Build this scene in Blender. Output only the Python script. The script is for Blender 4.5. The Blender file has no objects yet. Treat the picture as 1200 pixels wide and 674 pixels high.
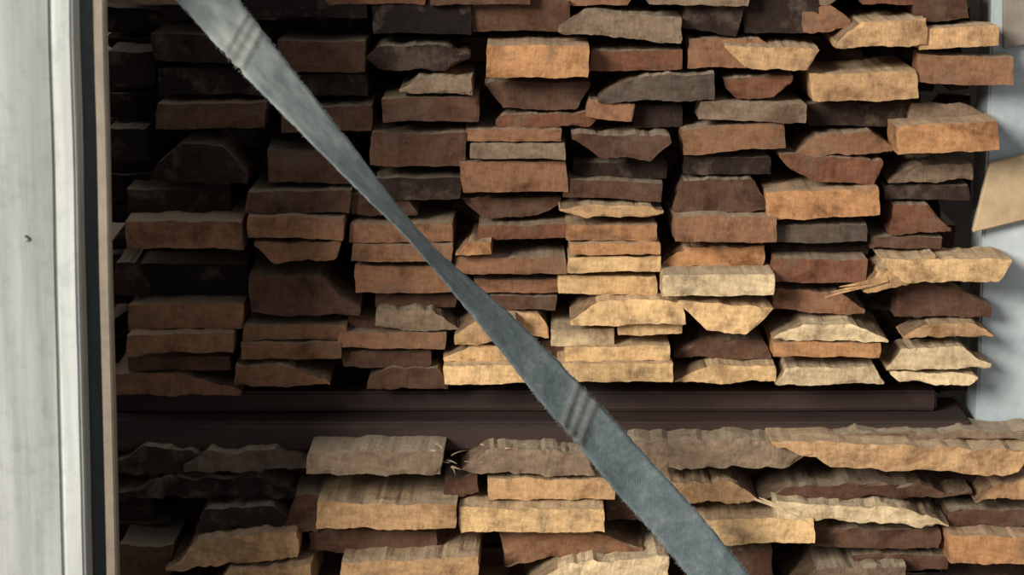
import bpy, math, random, bmesh
from mathutils import Vector, noise, Matrix
random.seed(11)
R=random.random
def U(a,b): return a+(b-a)*random.random()
sc=bpy.context.scene
try:
    sc.view_settings.view_transform='Standard'
except Exception: pass

# ---------------------------------------------------------------- camera
D=3.0; PITCH=math.radians(12); ZC=0.78
cd=bpy.data.cameras.new('camera'); cam=bpy.data.objects.new('camera',cd)
sc.collection.objects.link(cam); sc.camera=cam
CP=Vector((0,-D*math.cos(PITCH),ZC+D*math.sin(PITCH)))
cam.location=CP; cam.rotation_euler=(math.pi/2-PITCH,0,0)
cd.sensor_width=36; cd.lens=36*D/1.2
cd.dof.use_dof=True; cd.dof.focus_distance=2.9; cd.dof.aperture_fstop=4.5
FWD=Vector((0,math.cos(PITCH),-math.sin(PITCH))); UP=Vector((0,math.sin(PITCH),math.cos(PITCH))); RT=Vector((1,0,0))
def W(u,v,y=0.0):
    """layout measurement -> world point on the vertical plane at depth y"""
    d=FWD*D+RT*((u-600)/1000.)+UP*((337-v)/1000.)
    t=(y-CP.y)/d.y
    return CP+d*t

def lin(c):
    return tuple(((x/255.)/12.92 if x/255.<=0.04045 else (((x/255.)+0.055)/1.055)**2.4) for x in c)

# ---------------------------------------------------------------- node helpers
def newmat(n):
    m=bpy.data.materials.new(n); m.use_nodes=True
    nt=m.node_tree; b=nt.nodes['Principled BSDF']; return m,nt,b
def N(nt,t,**k):
    n=nt.nodes.new(t)
    for a,v in k.items():
        if hasattr(n,a): setattr(n,a,v)
        else: n.inputs[a].default_value=v
    return n
def mix(nt,fac,a,b,mode='MIX'):
    n=nt.nodes.new('ShaderNodeMix'); n.data_type='RGBA'; n.blend_type=mode
    for s,v in ((0,fac),(6,a),(7,b)):
        if hasattr(v,'is_linked') or hasattr(v,'links'): nt.links.new(v,n.inputs[s])
        elif s==0: n.inputs[0].default_value=v
        else: n.inputs[s].default_value=(v[0],v[1],v[2],1)
    return n.outputs[2]
def ramp(nt,src,p):
    n=nt.nodes.new('ShaderNodeValToRGB'); e=n.color_ramp.elements
    while len(e)<len(p): e.new(0.5)
    for i,(pos,val) in enumerate(p):
        e[i].position=pos
        e[i].color=(val,val,val,1) if not isinstance(val,tuple) else (*val,1)
    nt.links.new(src,n.inputs[0]); return n.outputs[0]
def coords(nt,scale,seed=None):
    tc=N(nt,'ShaderNodeTexCoord'); mp=N(nt,'ShaderNodeMapping'); mp.inputs['Scale'].default_value=scale
    src=tc.outputs['Object']
    if seed is not None:
        va=N(nt,'ShaderNodeVectorMath',operation='ADD'); nt.links.new(src,va.inputs[0]); nt.links.new(seed,va.inputs[1]); src=va.outputs[0]
    nt.links.new(src,mp.inputs[0]); return mp.outputs[0]
def noi(nt,vec,scale,detail=5,rough=.6,dist=0):
    n=N(nt,'ShaderNodeTexNoise'); n.inputs['Scale'].default_value=scale; n.inputs['Detail'].default_value=detail
    n.inputs['Roughness'].default_value=rough; n.inputs['Distortion'].default_value=dist
    nt.links.new(vec,n.inputs['Vector']); return n.outputs[0]

# ---------------------------------------------------------------- wood material
def wood_mat():
    m,nt,b=newmat('sawn_wood')
    at=N(nt,'ShaderNodeAttribute',attribute_name='bcol'); bk=N(nt,'ShaderNodeAttribute',attribute_name='bark')
    sd=N(nt,'ShaderNodeAttribute',attribute_name='seed')
    cv=N(nt,'ShaderNodeCombineXYZ')
    for i,k in enumerate((1.0,3.1,7.7)):
        mm=N(nt,'ShaderNodeMath',operation='MULTIPLY'); nt.links.new(sd.outputs['Fac'],mm.inputs[0]); mm.inputs[1].default_value=k
        nt.links.new(mm.outputs[0],cv.inputs[i])
    iso=coords(nt,(1,1,1),cv.outputs[0])
    strk=coords(nt,(1,0.06,1),cv.outputs[0])
    vert=coords(nt,(1,0.4,0.22),cv.outputs[0])
    big=noi(nt,iso,19,5,.65,.6); mid=noi(nt,iso,80,7,.72); fine=noi(nt,strk,420,4,.6); vs=noi(nt,vert,240,4,.65)
    wv=N(nt,'ShaderNodeTexWave',wave_type='RINGS',rings_direction='Y'); nt.links.new(iso,wv.inputs[0])
    wv.inputs['Scale'].default_value=42; wv.inputs['Distortion'].default_value=5; wv.inputs['Detail'].default_value=3; wv.inputs['Detail Scale'].default_value=1.2
    c=at.outputs['Color']
    c=mix(nt,1.0,c,ramp(nt,big,[(.3,(0.46,0.40,0.37)),(.47,(0.93,0.9,0.88)),(.7,(1.14,1.12,1.08))]),'MULTIPLY')
    c=mix(nt,0.8,c,ramp(nt,mid,[(.3,(0.5,0.45,0.41)),(.5,(1,1,1)),(.72,(1.15,1.15,1.15))]),'MULTIPLY')
    c=mix(nt,0.3,c,ramp(nt,fine,[(.3,.6),(.6,1.05)]),'MULTIPLY')
    c=mix(nt,0.35,c,ramp(nt,vs,[(.35,.6),(.6,1.08)]),'MULTIPLY')
    c=mix(nt,0.15,c,ramp(nt,wv.outputs[0],[(.0,.6),(.6,1.1)]),'MULTIPLY')
    st=noi(nt,iso,28,5,.65)
    c=mix(nt,ramp(nt,st,[(.53,0.),(.66,.5)]),c,lin((104,88,74)))
    ge=N(nt,'ShaderNodeNewGeometry'); sx=N(nt,'ShaderNodeSeparateXYZ'); nt.links.new(ge.outputs['Normal'],sx.inputs[0])
    du=ramp(nt,sx.outputs[2],[(.5,0.),(.95,.5)])
    c=mix(nt,du,c,lin((184,168,144)))
    bc=ramp(nt,mid,[(.3,lin((40,28,22))),(.6,lin((118,92,72)))])
    c=mix(nt,bk.outputs['Fac'],c,bc)
    nt.links.new(c,b.inputs['Base Color'])
    b.inputs['Roughness'].default_value=.88; b.inputs['Specular IOR Level'].default_value=.18
    ad=N(nt,'ShaderNodeMath',operation='MULTIPLY_ADD'); nt.links.new(vs,ad.inputs[0]); ad.inputs[1].default_value=.4; nt.links.new(mid,ad.inputs[2])
    bp=N(nt,'ShaderNodeBump'); bp.inputs['Strength'].default_value=.75; bp.inputs['Distance'].default_value=.0028
    nt.links.new(ad.outputs[0],bp.inputs['Height']); nt.links.new(bp.outputs[0],b.inputs['Normal'])
    return m
WOOD=wood_mat()

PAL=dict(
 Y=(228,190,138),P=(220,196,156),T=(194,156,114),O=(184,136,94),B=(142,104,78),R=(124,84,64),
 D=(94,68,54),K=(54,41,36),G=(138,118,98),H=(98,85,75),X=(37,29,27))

class Stack:
    def __init__(s): s.v=[];s.f=[];s.col=[];s.bark=[];s.seed=[]
    def face(s,idx,c,bk,sd): s.f.append(idx);s.col.append(c);s.bark.append(bk);s.seed.append(sd)
    def board(s,cx,cz,w,h,y,L,shape='r',c=(.5,.4,.3),tilt=0.,yaw=0.,rough=1.,nx=34,nz=5):
        sd=U(0,40); ox=U(0,100)
        mn=U(.08,.3); wl=U(.12,.65); wr=U(.12,.65); cp=U(.7,1.3)
        bow=U(-.05,.05)*h
        tw=math.radians(tilt); ct,st=math.cos(tw),math.sin(tw)
        cutx=U(-.06,.06); cutz=U(-.12,.12)
        vr=U(-.12,.12)
        def prof(t):
            q=max(-1,min(1,2*t-1))
            if shape=='r': return 1
            l=(q+1)/wl if shape in'duley' and shape!='f' else 9
            r=(1-q)/wr if shape in'dulf' else 9
            if shape=='e': l=(q+1)/(wl+.3)
            if shape=='f': r=(1-q)/(wr+.3)
            m=min(l,r)
            if m>=1: return 1
            return mn+(1-mn)*max(0,m)**cp
        def pos(i,j):
            t=i/nx; k=j/nz
            p=prof(t)
            x=(t-.5)*w
            if shape=='l': zb=-h/2*p; zt=h/2*p
            elif shape=='u': zb=h/2-h*p; zt=h/2
            elif shape in 'def': zb=-h/2; zt=-h/2+h*p
            else: zb=-h/2; zt=h/2
            e=rough*.0012
            zt+=e*(noise.noise((ox+x*40,1.3,0))*1.2+noise.noise((ox+x*150,5.3,0))*.6)
            zb+=e*(noise.noise((ox+x*40,9.3,0))*1.2+noise.noise((ox+x*150,15.3,0))*.6)
            if zt<zb+.0012: zt=zb+.0012
            z=zb+(zt-zb)*k
            if i in (0,nx) and j in (0,nz): x*=.993
            x+=vr*z*(1 if i in(0,nx) else abs(2*t-1))+ (rough*.0012*noise.noise((ox,z*90,3.3 if i<nx/2 else 8.8)) if i in(0,1,nx-1,nx) else 0)
            z+=bow*(1-(2*t-1)**2)
            return x,z
        def put(x,z,yy):
            X=x*ct-z*st; Z=x*st+z*ct
            s.v.append((cx+X+yaw*(yy-y),yy,cz+Z))
        idx={}
        for i in range(nx+1):
            for j in range(nz+1):
                x,z=pos(i,j)
                edge=i in(0,nx) or j in(0,nz)
                yy=y+cutx*x+cutz*z+rough*.0006*noise.noise((ox+x*50,z*90,7))
                if edge: yy+=max(0,noise.noise((ox+x*60,z*60,2)))*.002*rough
                idx[i,j]=len(s.v); put(x,z,yy)
        jc=U(.86,1.1)
        c=tuple(min(1,q*jc) for q in c)
        for i in range(nx):
            for j in range(nz):
                s.face((idx[i,j],idx[i+1,j],idx[i+1,j+1],idx[i,j+1]),c,0,sd)
        ring=[(i,0) for i in range(nx)]+[(nx,j) for j in range(nz)]+[(i,nz) for i in range(nx,0,-1)]+[(0,j) for j in range(nz,0,-1)]
        prev=[idx[r] for r in ring]; n=len(ring)
        dys=[q for q in (.004,.012,.03,.07,.14) if q<L*.8]+[L]
        for q,dy in enumerate(dys):
            cur=[]
            for r in ring:
                x,z=pos(*r)
                wob=rough*.0012*noise.noise((ox+x*70,dy*60,z*70))
                cur.append(len(s.v)); put(x,z+(wob if q else 0),y+dy)
            for a in range(n):
                r=ring[a]; r2=ring[(a+1)%n]; t=(r[0]+r2[0])/2/nx
                bk=0
                top=r[1]==nz and r2[1]==nz; bot=r[1]==0 and r2[1]==0
                pr=prof(t)
                if (shape in'dlef' and top and pr<.9) or (shape in'ul' and bot and pr<.9): bk=.7
                if r[0]==r2[0]: bk=.15
                s.face((prev[(a+1)%n],prev[a],cur[a],cur[(a+1)%n]),c,bk,sd)
            prev=cur
        s.face(tuple(prev),c,0,sd)
    def sliver(s,p,d,ln,r,c,curl=.3):
        sd=U(0,40); d=Vector(d).normalized(); p=Vector(p)
        a=d.orthogonal().normalized(); b=d.cross(a)
        g=Vector((U(-1,1),U(-.5,.5),U(-1,1)))*curl*ln
        rings=[]; n=5
        for i in range(n+1):
            t=i/n; o=p+d*ln*t+g*t*t; rr=r*(1-t*.9)
            rings.append([len(s.v)+k for k in range(3)])
            for k in range(3):
                an=k*2.094; s.v.append(tuple(o+a*math.cos(an)*rr*1.6+b*math.sin(an)*rr*.7))
        for i in range(n):
            for k in range(3):
                s.face((rings[i][k],rings[i][(k+1)%3],rings[i+1][(k+1)%3],rings[i+1][k]),c,0,sd)
    def build(s,name):
        me=bpy.data.meshes.new(name); me.from_pydata(s.v,[],s.f); me.update()
        a=me.attributes.new('bcol','FLOAT_COLOR','FACE')
        fl=[]
        for c in s.col: fl+= [c[0],c[1],c[2],1]
        a.data.foreach_set('color',fl)
        a=me.attributes.new('bark','FLOAT','FACE'); a.data.foreach_set('value',s.bark)
        a=me.attributes.new('seed','FLOAT','FACE'); a.data.foreach_set('value',s.seed)
        me.materials.append(WOOD)
        o=bpy.data.objects.new(name,me); sc.collection.objects.link(o); return o
    def px(s,x0,x1,y0,y1,shape,ck,pr=0.,tilt=0.,rough=1.,L=.9,base=0.):
        y=base-pr
        a=W(x0,y1,y); b=W(x1,y0,y)
        yaw=U(-.03,.03)
        if b.x>.52: yaw=-abs(yaw)
        if b.x>.546: L=min(L,max(.015,.004-y))
        s.board((a.x+b.x)/2,(a.z+b.z)/2,b.x-a.x,b.z-a.z,y,L,shape,lin(PAL[ck]),tilt,yaw,rough)

# ---------------------------------------------------------------- upper stack
up=Stack()
UPB=[  # top-left boards coloured near-black in place of occlusion shade
(190,322,-12,24,'r','X',.01,0),(178,312,40,72,'r','K',0,0),(186,318,82,112,'r','X',-.01,1),(184,310,121,150,'r','D',.02,-1),
(176,290,168,214,'d','K',.02,2),(128,180,60,100,'r','X',-.02,0),(130,172,150,190,'r','X',-.02,0),(150,270,222,248,'r','K',-.01,0),
(147,284,261,292,'r','B',.05,1),(130,172,306,346,'d','K',.0,0),(165,290,310,345,'r','X',-.02,0),(150,285,358,386,'r','B',.04,-1),
(149,273,392,414,'r','B',.05,0),(150,270,418,434,'r','D',.01,0),(133,282,438,462,'f','B',.03,0),
(322,430,-14,22,'r','X',.0,0),(325,428,48,84,'r','D',.02,0),(325,430,88,112,'r','K',.0,0),(330,436,126,154,'r','D',.02,-2),
(314,415,178,214,'r','D',.01,1),(289,410,224,250,'r','D',.02,-1),(290,402,256,280,'r','B',.05,1),(300,400,284,306,'u','B',.04,-1),
(293,420,324,368,'f','D',.04,0),(285,406,382,399,'r','B',.03,0),(283,400,402,421,'r','B',.04,0),(275,388,428,452,'f','B',.04,0),
(436,552,-8,40,'r','X',.0,0),(430,550,54,82,'l','K',.02,0),(468,553,91,110,'e','G',.04,0),(448,561,115,143,'r','D',.03,0),
(434,546,155,194,'r','D',.03,0),(440,540,208,234,'r','K',.01,-1),(412,490,228,252,'f','D',.02,0),(410,530,263,284,'r','B',.03,0),
(412,530,287,307,'r','B',.035,0),(416,536,311,342,'r','B',.02,0),(440,535,346,360,'r','D',.01,0),(440,540,364,386,'f','G',.03,4),
(408,470,372,388,'r','D',.01,0),(396,522,390,408,'r','B',.03,0),(402,505,412,430,'r','D',.01,0),(430,524,432,456,'d','D',.03,0),
(552,668,0,38,'r','D',.0,0),(570,690,53,91,'r','O',.06,-1),(568,692,96,128,'u','D',.02,0),(580,700,133,150,'l','R',.01,-2),
(546,658,152,166,'r','B',.04,0),(551,663,171,187,'r','G',.04,1),(540,665,190,226,'r','B',.04,0),(543,660,232,254,'u','D',.0,0),
(560,667,264,280,'r','R',.03,0),(533,576,284,299,'e','O',.05,-4),(534,664,302,321,'r','B',.03,0),(556,660,327,343,'r','B',.02,0),
(574,652,348,363,'r','D',.01,0),(534,604,372,402,'e','T',.05,0),(590,645,366,394,'f','T',.03,3),(520,602,406,423,'e','Y',.05,0),
(520,616,428,450,'r','Y',.06,-1),(600,662,400,426,'r','D',.0,0),
(655,800,16,44,'e','G',.05,5),(692,800,60,83,'r','R',.03,-1),(700,838,88,118,'e','H',.05,-2),(688,742,119,140,'r','B',.02,5),
(742,800,124,150,'r','K',.0,0),(670,786,159,187,'u','D',.04,2),(672,782,192,209,'r','K',.01,0),(660,776,213,234,'r','D',.03,2),
(655,778,241,254,'l','T',.05,0),(664,770,264,282,'r','O',.05,0),(668,774,286,299,'r','O',.04,0),(665,775,302,319,'r','Y',.045,0),
(654,770,323,345,'r','Y',.03,0),(668,802,354,381,'e','Y',.06,-1),(796,906,356,390,'u','Y',.06,3),(646,720,385,405,'r','P',.05,0),(724,800,377,392,'r','Y',.045,-1),
(662,786,406,423,'r','Y',.05,0),(655,789,427,448,'r','Y',.06,0),
(802,870,-10,38,'r','K',.01,8),(806,942,46,80,'f','B',.02,1),(850,960,56,82,'u','T',.05,2),(848,930,90,114,'u','R',.03,-3),
(820,945,121,142,'r','G',.05,2),(800,920,148,178,'r','B',.04,-5),(800,904,184,204,'r','K',.0,0),(790,898,210,248,'d','D',.03,-2),
(790,911,254,284,'r','B',.05,1),(776,896,290,313,'e','O',.03,-1),(776,908,322,346,'r','P',.08,-1),(790,902,398,420,'d','D',.02,0),
(790,909,428,448,'e','Y',.05,-1),
(870,960,-8,38,'r','K',.0,0),(940,1000,6,36,'f','B',.02,-8),(980,1087,23,54,'e','T',.05,-2),(950,1076,84,117,'r','T',.05,-2),
(946,1072,122,148,'r','K',.01,0),(932,1046,157,181,'d','B',.02,-2),(912,1036,184,214,'u','R',.02,3),(898,1031,223,255,'r','O',.05,-3),
(905,1017,264,284,'r','H',.03,0),(903,1018,288,299,'r','K',0,0),(905,1016,304,331,'r','R',.04,0),(905,1015,341,366,'f','B',.03,3),
(905,1040,381,400,'d','P',.06,0),(906,1032,402,419,'r','O',.055,0),(908,1036,430,451,'d','P',.05,-1),
(1070,1135,-6,24,'r','D',.02,-5),(1076,1171,32,56,'r','T',.05,-2),(1075,1188,65,98,'r','B',.03,2),(1064,1170,123,145,'f','G',.02,2),
(1050,1171,145,178,'r','O',.06,-3),(1040,1140,193,213,'e','G',.02,-3),(1036,1136,218,234,'r','K',.01,0),(1044,1116,240,273,'f','R',.03,-2),
(1020,1104,278,291,'r','D',.02,0),(1030,1186,304,330,'u','Y',.07,0),(1050,1166,336,373,'f','D',.03,2),(1060,1166,379,395,'d','T',.04,0),
(1040,1162,408,433,'d','P',.055,-1),(1044,1148,438,450,'u','P',.05,2),
]
def jp(b): return b[6]*.85+.002
for b in UPB:
    rg=1.2 if b[4]=='r' else 2.2
    up.px(b[0],b[1],b[2],b[3],b[4],b[5],jp(b)+U(-.01,.012),-b[7]+U(-.8,.8),rg)
up.px(1008,1100,310,334,'e','T',.062,14,3.0)
# recessed boards filling the stack body, coloured dark to deepen gap shadows
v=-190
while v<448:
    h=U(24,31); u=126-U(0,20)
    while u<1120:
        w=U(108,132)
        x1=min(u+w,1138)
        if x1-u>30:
            dk='XXKXX' if (u<430 or v<40) else 'KKDKD'  # left and top filler darker still, shade put into the colour
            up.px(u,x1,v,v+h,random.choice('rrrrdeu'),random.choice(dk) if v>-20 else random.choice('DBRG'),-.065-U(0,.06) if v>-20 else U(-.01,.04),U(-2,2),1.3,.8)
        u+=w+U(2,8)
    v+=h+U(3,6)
def spl(st,u0,u1,v0,v1,n,y,c,ln=(.004,.012),r=.0006,dirz=(-.6,.6)):
    for _ in range(n):
        p=W(U(u0,u1),U(v0,v1),y)
        st.sliver(p,(U(-1,1),U(-.5,-.05),U(*dirz)),U(*ln),r*U(.5,1.4),lin(PAL[c]),.3)
for k in range(4):
    p=W(1040-k*6,326+k*1.6,-.062+k*.0006); up.sliver(p,(-1,-.02,-.2-.03*k),.055,.0034,lin(PAL['T']),.05)
us=up.build('lumber_stack')

# ---------------------------------------------------------------- lower stack
lo=Stack(); BY=-.05
LOB=[  # left boards darkened in colour for the dim side
(130,250,526,556,'d','K',.0,0),(215,362,530,552,'d','H',.01,-2),(130,352,562,584,'d','X',.0,0),(228,342,596,620,'d','K',.01,-2),
(336,376,582,622,'e','D',.02,0),(194,350,630,662,'e','T',.05,-6),(138,200,640,690,'r','D',.01,0),(236,366,666,700,'e','T',.06,-4),
(359,518,531,557,'r','G',.08,0),(371,535,590,619,'r','T',.08,0),(363,512,624,648,'r','D',.02,0),(399,560,656,690,'r','T',.09,-2),
(541,700,526,555,'d','G',.04,2),(572,722,562,586,'r','T',.03,0),(538,708,596,624,'r','Y',.08,-1),(588,752,618,655,'f','B',.02,-6),(620,784,658,700,'e','P',.08,-4),
(736,966,518,549,'u','G',.045,0),(900,1215,522,551,'u','T',.06,2.5),(760,888,566,589,'f','T',.04,-1),(820,955,610,637,'r','Y',.07,-1),(800,905,646,680,'r','D',.01,0),
(905,1112,594,613,'f','P',.06,4),(952,1102,620,642,'r','D',.02,0),(1112,1260,630,663,'r','O',.06,2),(1140,1260,564,583,'d','T',.03,-5),
(930,1062,666,705,'e','G',.05,0),(1000,1110,650,668,'r','D',.01,0),(885,1140,568,584,'d','D',.01,-1),(710,830,594,610,'r','D',-.01,0),
(1110,1230,598,616,'r','D',.0,0),(960,1260,507,516,'d','G',.0,0),(520,560,558,580,'r','D',.02,-12),
]
for b in LOB:
    rg=2.0 if b[4]=='r' else 3.4
    lo.px(b[0],b[1],b[2],b[3],b[4],b[5],b[6]*.65+U(-.004,.004),-b[7]+U(-.7,.7),rg,.9,BY)
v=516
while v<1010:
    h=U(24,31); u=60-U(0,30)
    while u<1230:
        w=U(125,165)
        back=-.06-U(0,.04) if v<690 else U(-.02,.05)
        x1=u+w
        dk='KKX' if u<380 else 'DDKK'  # dark filler colours carry gap shadow, deepest at left
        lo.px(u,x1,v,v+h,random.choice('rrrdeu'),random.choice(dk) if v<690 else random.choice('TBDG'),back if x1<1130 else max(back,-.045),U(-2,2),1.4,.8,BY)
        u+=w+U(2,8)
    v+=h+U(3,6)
def sl(u0,u1,v0,v1,n,pr,c,ln=(.003,.009),r=.0007,dz=(-.3,.6)): spl(lo,u0,u1,v0,v1,n,BY-pr*.65-.001,c,ln,r,dz)
sl(505,548,522,550,7,.06,'G',(.008,.02),.001); sl(475,520,522,530,3,.08,'P',(.006,.014))
sl(541,700,520,528,4,.04,'P')
for k in range(6):
    p=W(938+k*2.5,601+k*1.8,BY-.04); lo.sliver(p,(-1,-.05,.32+.03*k),.06,.0032,lin(PAL['P']),.04)
ls=lo.build('lumber_stack')

def box(name,x0,x1,y0,y1,z0,z1,mat,seg=24,amp=.001,parent=None,bev=.003,lean=0.):
    bm=bmesh.new(); bmesh.ops.create_cube(bm,size=1)
    for q in bm.verts: q.co=Vector(((x0+x1)/2+q.co.x*(x1-x0),(y0+y1)/2+q.co.y*(y1-y0),(z0+z1)/2+q.co.z*(z1-z0)))
    if bev: bmesh.ops.bevel(bm,geom=bm.edges[:],offset=bev,segments=2,affect='EDGES')
    if seg>1:
        long=[e for e in bm.edges if e.calc_length()>.15]
        bmesh.ops.subdivide_edges(bm,edges=long,cuts=seg,use_grid_fill=True)
        for q in bm.verts: q.co+=noise.noise_vector(q.co*9)*amp
    for q in bm.verts: q.co.x+=lean*(q.co.z-ZC)
    me=bpy.data.meshes.new(name); bm.to_mesh(me); bm.free(); me.materials.append(mat)
    o=bpy.data.objects.new(name,me); sc.collection.objects.link(o)
    if parent: o.parent=parent
    return o
def simple(name,c1,c2,scale,sc3=(1,1,1),rough=.8,bump=.3,metal=0,dist=.003):
    m,nt,b=newmat(name); v=coords(nt,sc3); n=noi(nt,v,scale,7,.65,.3); n2=noi(nt,coords(nt,(1,1,1)),scale*6,4,.6)
    c=ramp(nt,n,[(.33,lin(c1)),(.66,lin(c2))]); c=mix(nt,.4,c,ramp(nt,n2,[(.3,.6),(.6,1.05)]),'MULTIPLY')
    nt.links.new(c,b.inputs['Base Color']); b.inputs['Roughness'].default_value=rough; b.inputs['Metallic'].default_value=metal
    bp=N(nt,'ShaderNodeBump'); bp.inputs['Strength'].default_value=bump; bp.inputs['Distance'].default_value=dist
    nt.links.new(n2,bp.inputs['Height']); nt.links.new(bp.outputs[0],b.inputs['Normal']); return m
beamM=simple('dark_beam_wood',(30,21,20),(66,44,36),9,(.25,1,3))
za=W(600,502,0).z; zb=W(600,486,0).z; zc=W(600,462,0).z
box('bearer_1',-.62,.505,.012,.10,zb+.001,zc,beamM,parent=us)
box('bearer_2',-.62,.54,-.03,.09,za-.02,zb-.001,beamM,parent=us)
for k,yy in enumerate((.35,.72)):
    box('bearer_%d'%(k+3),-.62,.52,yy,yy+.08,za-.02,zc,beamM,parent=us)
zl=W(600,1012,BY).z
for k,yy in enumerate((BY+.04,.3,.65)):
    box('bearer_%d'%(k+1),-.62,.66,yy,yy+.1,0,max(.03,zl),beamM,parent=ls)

# ---------------------------------------------------------------- left wall / post
def wallmat(nm,k=1.0):
    m,nt,b=newmat(nm)
    v=coords(nt,(1,1,.06)); n=noi(nt,v,16,6,.6,.2); n2=noi(nt,v,70,5,.65); n3=noi(nt,coords(nt,(1,1,1)),45,6,.7)
    q=lambda c:tuple(min(.95,k*x) for x in lin(c))
    c=ramp(nt,n,[(.32,q((150,153,148))),(.5,q((180,183,178))),(.7,q((208,210,205)))])
    c=mix(nt,.6,c,ramp(nt,n2,[(.3,.7),(.6,1.04)]),'MULTIPLY')
    c=mix(nt,.4,c,ramp(nt,n3,[(.28,.5),(.5,1.0)]),'MULTIPLY')
    nt.links.new(c,b.inputs['Base Color']); b.inputs['Roughness'].default_value=.7
    bp=N(nt,'ShaderNodeBump'); bp.inputs['Strength'].default_value=.4; bp.inputs['Distance'].default_value=.002
    nt.links.new(n2,bp.inputs['Height']); nt.links.new(bp.outputs[0],b.inputs['Normal']); return m
WY=-.35; LE=.012
xw=W(66,337,WY).x; xe=W(91,337,WY).x
wl=box('wall_left',-1.7,xw,WY+.002,WY+.05,0,1.75,wallmat('weathered_white_paint',.88),40,.0012,None,.003,LE)
box('trim_1',xw+.0005,xe,WY,WY+.05,0,1.75,wallmat('bright_white_paint',1.3),40,.0008,None,.003,LE)  # same wall paint recipe, scaled brighter for this strip
dark=simple('shade_and_nail_grey',(44,50,56),(92,99,102),10,(1,1,.12),.6,.4)  # dark grey paints in the wall's shaded side; nail shares it
x2=W(117,337,WY+.03).x
box('shade_strip',xe-.03,x2,WY+.052,WY+.07,0,1.75,dark,30,.0008,None,.003,LE)  # added dark strip standing in for the wall side in shade
tanm=simple('bare_metal_edge',(124,112,96),(172,158,140),10,(1,1,.1),.6,.4)
x3=W(116,337,WY+.01).x; x4=W(128,337,WY+.01).x
box('trim_3',x3,x4,WY+.01,WY+.035,0,1.75,tanm,30,.0006,None,.0015,LE*.9)
bm=bmesh.new()
p=W(33,277,WY+.002)
for k in range(7):
    bmesh.ops.create_cone(bm,cap_ends=True,segments=8,radius1=.0016-.0002*k,radius2=.0012-.00013*k,depth=.003,matrix=Matrix.Translation((p.x+math.sin(k*.5)*.003-.002,WY+.0015,p.z-.0008*k))@Matrix.Rotation(math.pi/2,4,'X'))
me=bpy.data.meshes.new('bent_nail'); bm.to_mesh(me); bm.free(); me.materials.append(dark)
o=bpy.data.objects.new('bent_nail',me); sc.collection.objects.link(o); o.parent=wl

# ---------------------------------------------------------------- right side surroundings
rw=simple('pale_blue_plaster',(150,162,166),(188,196,197),7,(1,1,1),.85,.3)
box('wall_right',.552,1.8,.012,.09,za+.002,1.9,rw,16,.0008)
pan=simple('tan_plywood',(166,140,106),(192,168,132),12,(1,1,.3),.8,.3)
def slab(name,pts,y0,y1,mat):
    bm=bmesh.new(); A=[bm.verts.new(W(u,v,y0)) for u,v in pts]; B=[bm.verts.new(W(u,v,y0)+Vector((0,y1-y0,0))) for u,v in pts]
    bm.faces.new(A); bm.faces.new(B[::-1]); n=len(pts)
    for i in range(n): bm.faces.new((A[i],B[i],B[(i+1)%n],A[(i+1)%n]))
    bmesh.ops.recalc_face_normals(bm,faces=bm.faces); bmesh.ops.bevel(bm,geom=bm.edges[:],offset=.0015,segments=1,affect='EDGES')
    me=bpy.data.meshes.new(name); bm.to_mesh(me); bm.free(); me.materials.append(mat)
    o=bpy.data.objects.new(name,me); sc.collection.objects.link(o); return o
slab('plywood_sheet',[(1160,192),(1420,130),(1420,205),(1140,273)],-.004,.008,pan)
gm=simple('grey_board',(112,102,92),(150,140,128),8,(1,1,1),.8,.3)
slab('grey_board',[(1176,-40),(1420,-100),(1420,10),(1176,58)],.0,.009,gm)

# ---------------------------------------------------------------- strap
def strapmat():
    m,nt,b=newmat('woven_webbing')
    uv=N(nt,'ShaderNodeUVMap'); mp=N(nt,'ShaderNodeMapping'); nt.links.new(uv.outputs[0],mp.inputs[0])
    v=mp.outputs[0]
    w2=N(nt,'ShaderNodeTexWave',wave_type='BANDS',bands_direction='DIAGONAL'); nt.links.new(v,w2.inputs[0]); w2.inputs['Scale'].default_value=260
    n=noi(nt,v,24,6,.7,.4); n2=noi(nt,v,160,5,.75)
    c=ramp(nt,n,[(.3,lin((88,100,102))),(.55,lin((114,126,127))),(.75,lin((146,154,150)))])
    c=mix(nt,.65,c,ramp(nt,n2,[(.3,.55),(.65,1.15)]),'MULTIPLY')
    at=N(nt,'ShaderNodeAttribute',attribute_name='wear')
    c=mix(nt,at.outputs['Fac'],c,lin((122,108,90)))
    at2=N(nt,'ShaderNodeAttribute',attribute_name='sun_tint')
    c=mix(nt,at2.outputs['Fac'],c,lin((186,190,182)))  # sunlit upper end mixed into the strap colour
    nt.links.new(c,b.inputs['Base Color']); b.inputs['Roughness'].default_value=.85; b.inputs['Specular IOR Level'].default_value=.2
    ad=N(nt,'ShaderNodeMath',operation='ADD'); nt.links.new(w2.outputs[0],ad.inputs[0]); nt.links.new(n2,ad.inputs[1])
    bp=N(nt,'ShaderNodeBump'); bp.inputs['Strength'].default_value=.3; bp.inputs['Distance'].default_value=.001
    nt.links.new(ad.outputs[0],bp.inputs['Height']); nt.links.new(bp.outputs[0],b.inputs['Normal']); return m
SM=strapmat()
K=[(150,-105,46),(205,-40,47),(244,0,49),(290,55,45),(345,118,34),(400,180,24),(440,226,15),(478,268,8),(512,306,9),(550,345,19),(600,397,31),(645,448,41),(690,498,47),(740,556,51),(795,617,54),(848,682,57),(905,752,58),(970,830,58),(1080,960,58),(1200,1100,58)]
def yS(v): return -.22-.02*math.sin(v*.006)
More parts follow.
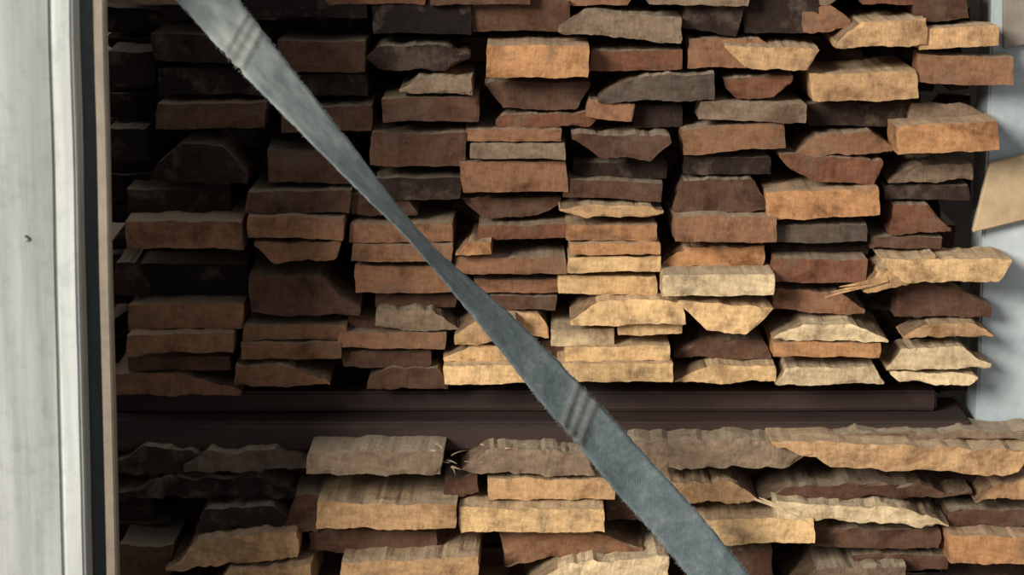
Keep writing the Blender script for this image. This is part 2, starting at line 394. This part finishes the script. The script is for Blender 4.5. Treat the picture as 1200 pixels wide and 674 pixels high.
def interp(t):
    t=max(0,min(len(K)-1.0001,t)); i=int(t); f=t-i
    p0=K[max(0,i-1)];p1=K[i];p2=K[i+1];p3=K[min(len(K)-1,i+2)]
    return [0.5*((2*b)+(-a+c)*f+(2*a-5*b+4*c-d)*f*f+(-a+3*b-3*c+d)*f**3) for a,b,c,d in zip(p0,p1,p2,p3)]
NS=480; M=12; V=[];F=[];UVs=[];WE=[];LIT=[]
Wd=.0555; TH=.0014
length=0; prevc=None; secs=[]
for i in range(NS+1):
    t=(len(K)-1)*i/NS
    u,v,w=interp(t)
    if i==NS: u0,v0,_=interp(t-.02); tx,ty=u-u0,v-v0
    else: u2,v2,_=interp(t+.02); tx,ty=u2-u,v2-v
    y=yS(v); c=W(u,v,y)
    if c.z<.001: c.z=.001
    tan=(Vector((tx,0,-ty))).normalized()
    side=Vector((tan.z,0,-tan.x))*-1
    if side.x<0: side=-side
    ca=min(1,(w/1000*.925)/Wd); sa=math.sqrt(1-ca*ca)
    wd=side*ca+Vector((0,1,0))*sa
    nr=wd.cross(tan).normalized()
    if nr.y>0: nr=-nr
    if prevc is not None: length+=(c-prevc).length
    prevc=c; secs.append((c,tan,wd,nr,length,v,ca))
CR=[(38,2.2,1.),(47,2.,.8),(58,2.6,1.2),(474,3,1.1),(485,2.6,.9),(496,3,1.2)]
def ridge(v,a):
    return sum(k*math.exp(-((v+a*14-v0)/s_)**2) for v0,s_,k in CR)
for (c,tan,wd,nr,l,v,ca) in secs:
    for side in (0,1):
        for j in range(M+1):
            a=(j/M-.5) if side==0 else (.5-j/M)
            ed=.0014*noise.noise((l*160,a*3,0)) if abs(a)>.45 else 0
            bend=.003*(1-4*a*a)*math.sin(l*14)*ca
            off=(TH/2 if side==0 else -TH/2)*(1 if abs(a)<.49 else .4)+bend
            rg=ridge(v,a)
            if side==0: off+=.0022*rg+.0011*noise.noise((l*60,a*8,3))
            V.append(tuple(c+wd*(a*Wd*(1-.06*rg)+ed)+nr*off)); UVs.append((a*Wd,l))
            zone=math.exp(-((v+a*14-48)/16)**4)+math.exp(-((v+a*14-485)/17)**4)
            WE.append(min(.5,.22*zone+.16*rg)); LIT.append(max(0,min(.5,(330-v)/300*.5))*(.6+.8*noise.noise((l*40,a*6,1))+.2))  # strap painted paler towards the top, where sun catches it
n2=2*(M+1)
for i in range(NS):
    for j in range(n2):
        j2=(j+1)%n2
        F.append((i*n2+j,i*n2+j2,(i+1)*n2+j2,(i+1)*n2+j))
def fib(p,d,ln,r,uvp,fa):
    d=d.normalized(); a=d.orthogonal().normalized(); b=d.cross(a); g=Vector((U(-1,1),U(-1,1),U(-1,1)))*ln*.4; base=len(V)
    for q in range(4):
        t=q/3; o=p+d*ln*t+g*t*t
        for k in range(3):
            V.append(tuple(o+(a*math.cos(k*2.094)+b*math.sin(k*2.094))*r*(1-.8*t))); UVs.append(uvp); WE.append(0); LIT.append(fa)
    for q in range(3):
        for k in range(3): F.append((base+q*3+k,base+q*3+(k+1)%3,base+q*3+3+(k+1)%3,base+q*3+3+k))
for _ in range(3000):
    c,tan,wd,nr,l,v,ca=random.choice(secs); s=random.choice((-.5,.5))
    if v>760: continue
    fib(c+wd*Wd*s+tan*U(-.002,.002),wd*(2*s)*U(.2,1)+tan*U(-1,1)+nr*U(-.3,.5),U(.001,.003)*(1 if ca>.4 else .6),.00022,(s*Wd,l),.3)
me=bpy.data.meshes.new('tie_down_strap'); me.from_pydata(V,[],F); me.update()
ul=me.uv_layers.new(name='UVMap')
for lp in me.loops: ul.data[lp.index].uv=UVs[lp.vertex_index]
a=me.attributes.new('wear','FLOAT','POINT'); a.data.foreach_set('value',WE)
a=me.attributes.new('sun_tint','FLOAT','POINT'); a.data.foreach_set('value',[max(0,x) for x in LIT])
for pl in me.polygons: pl.use_smooth=True
me.materials.append(SM)
so=bpy.data.objects.new('tie_down_strap',me); sc.collection.objects.link(so)

# ---------------------------------------------------------------- shell
fm=simple('concrete_floor',(92,88,82),(132,126,118),5)
box('floor',-2.5,2.5,-4.5,2.0,-.1,0,fm,12,0)
bw=simple('back_wall_boards',(60,52,46),(90,80,70),5)
box('wall_back',-2.5,2.5,1.2,1.3,0,2.2,bw,12,0)

# ---------------------------------------------------------------- light
sd_=bpy.data.lights.new('sun','SUN'); s_=bpy.data.objects.new('sun',sd_); sc.collection.objects.link(s_)
sd_.energy=4.2; sd_.angle=math.radians(20); sd_.color=(1,.95,.86)
s_.rotation_euler=Vector((.85,1.0,-.55)).to_track_quat('-Z','Y').to_euler()
s_.location=(-3,-3,2.5)
w=bpy.data.worlds.new('world'); sc.world=w; w.use_nodes=True
bg=w.node_tree.nodes['Background']; bg.inputs[0].default_value=(.96,.97,1,1); bg.inputs[1].default_value=.42
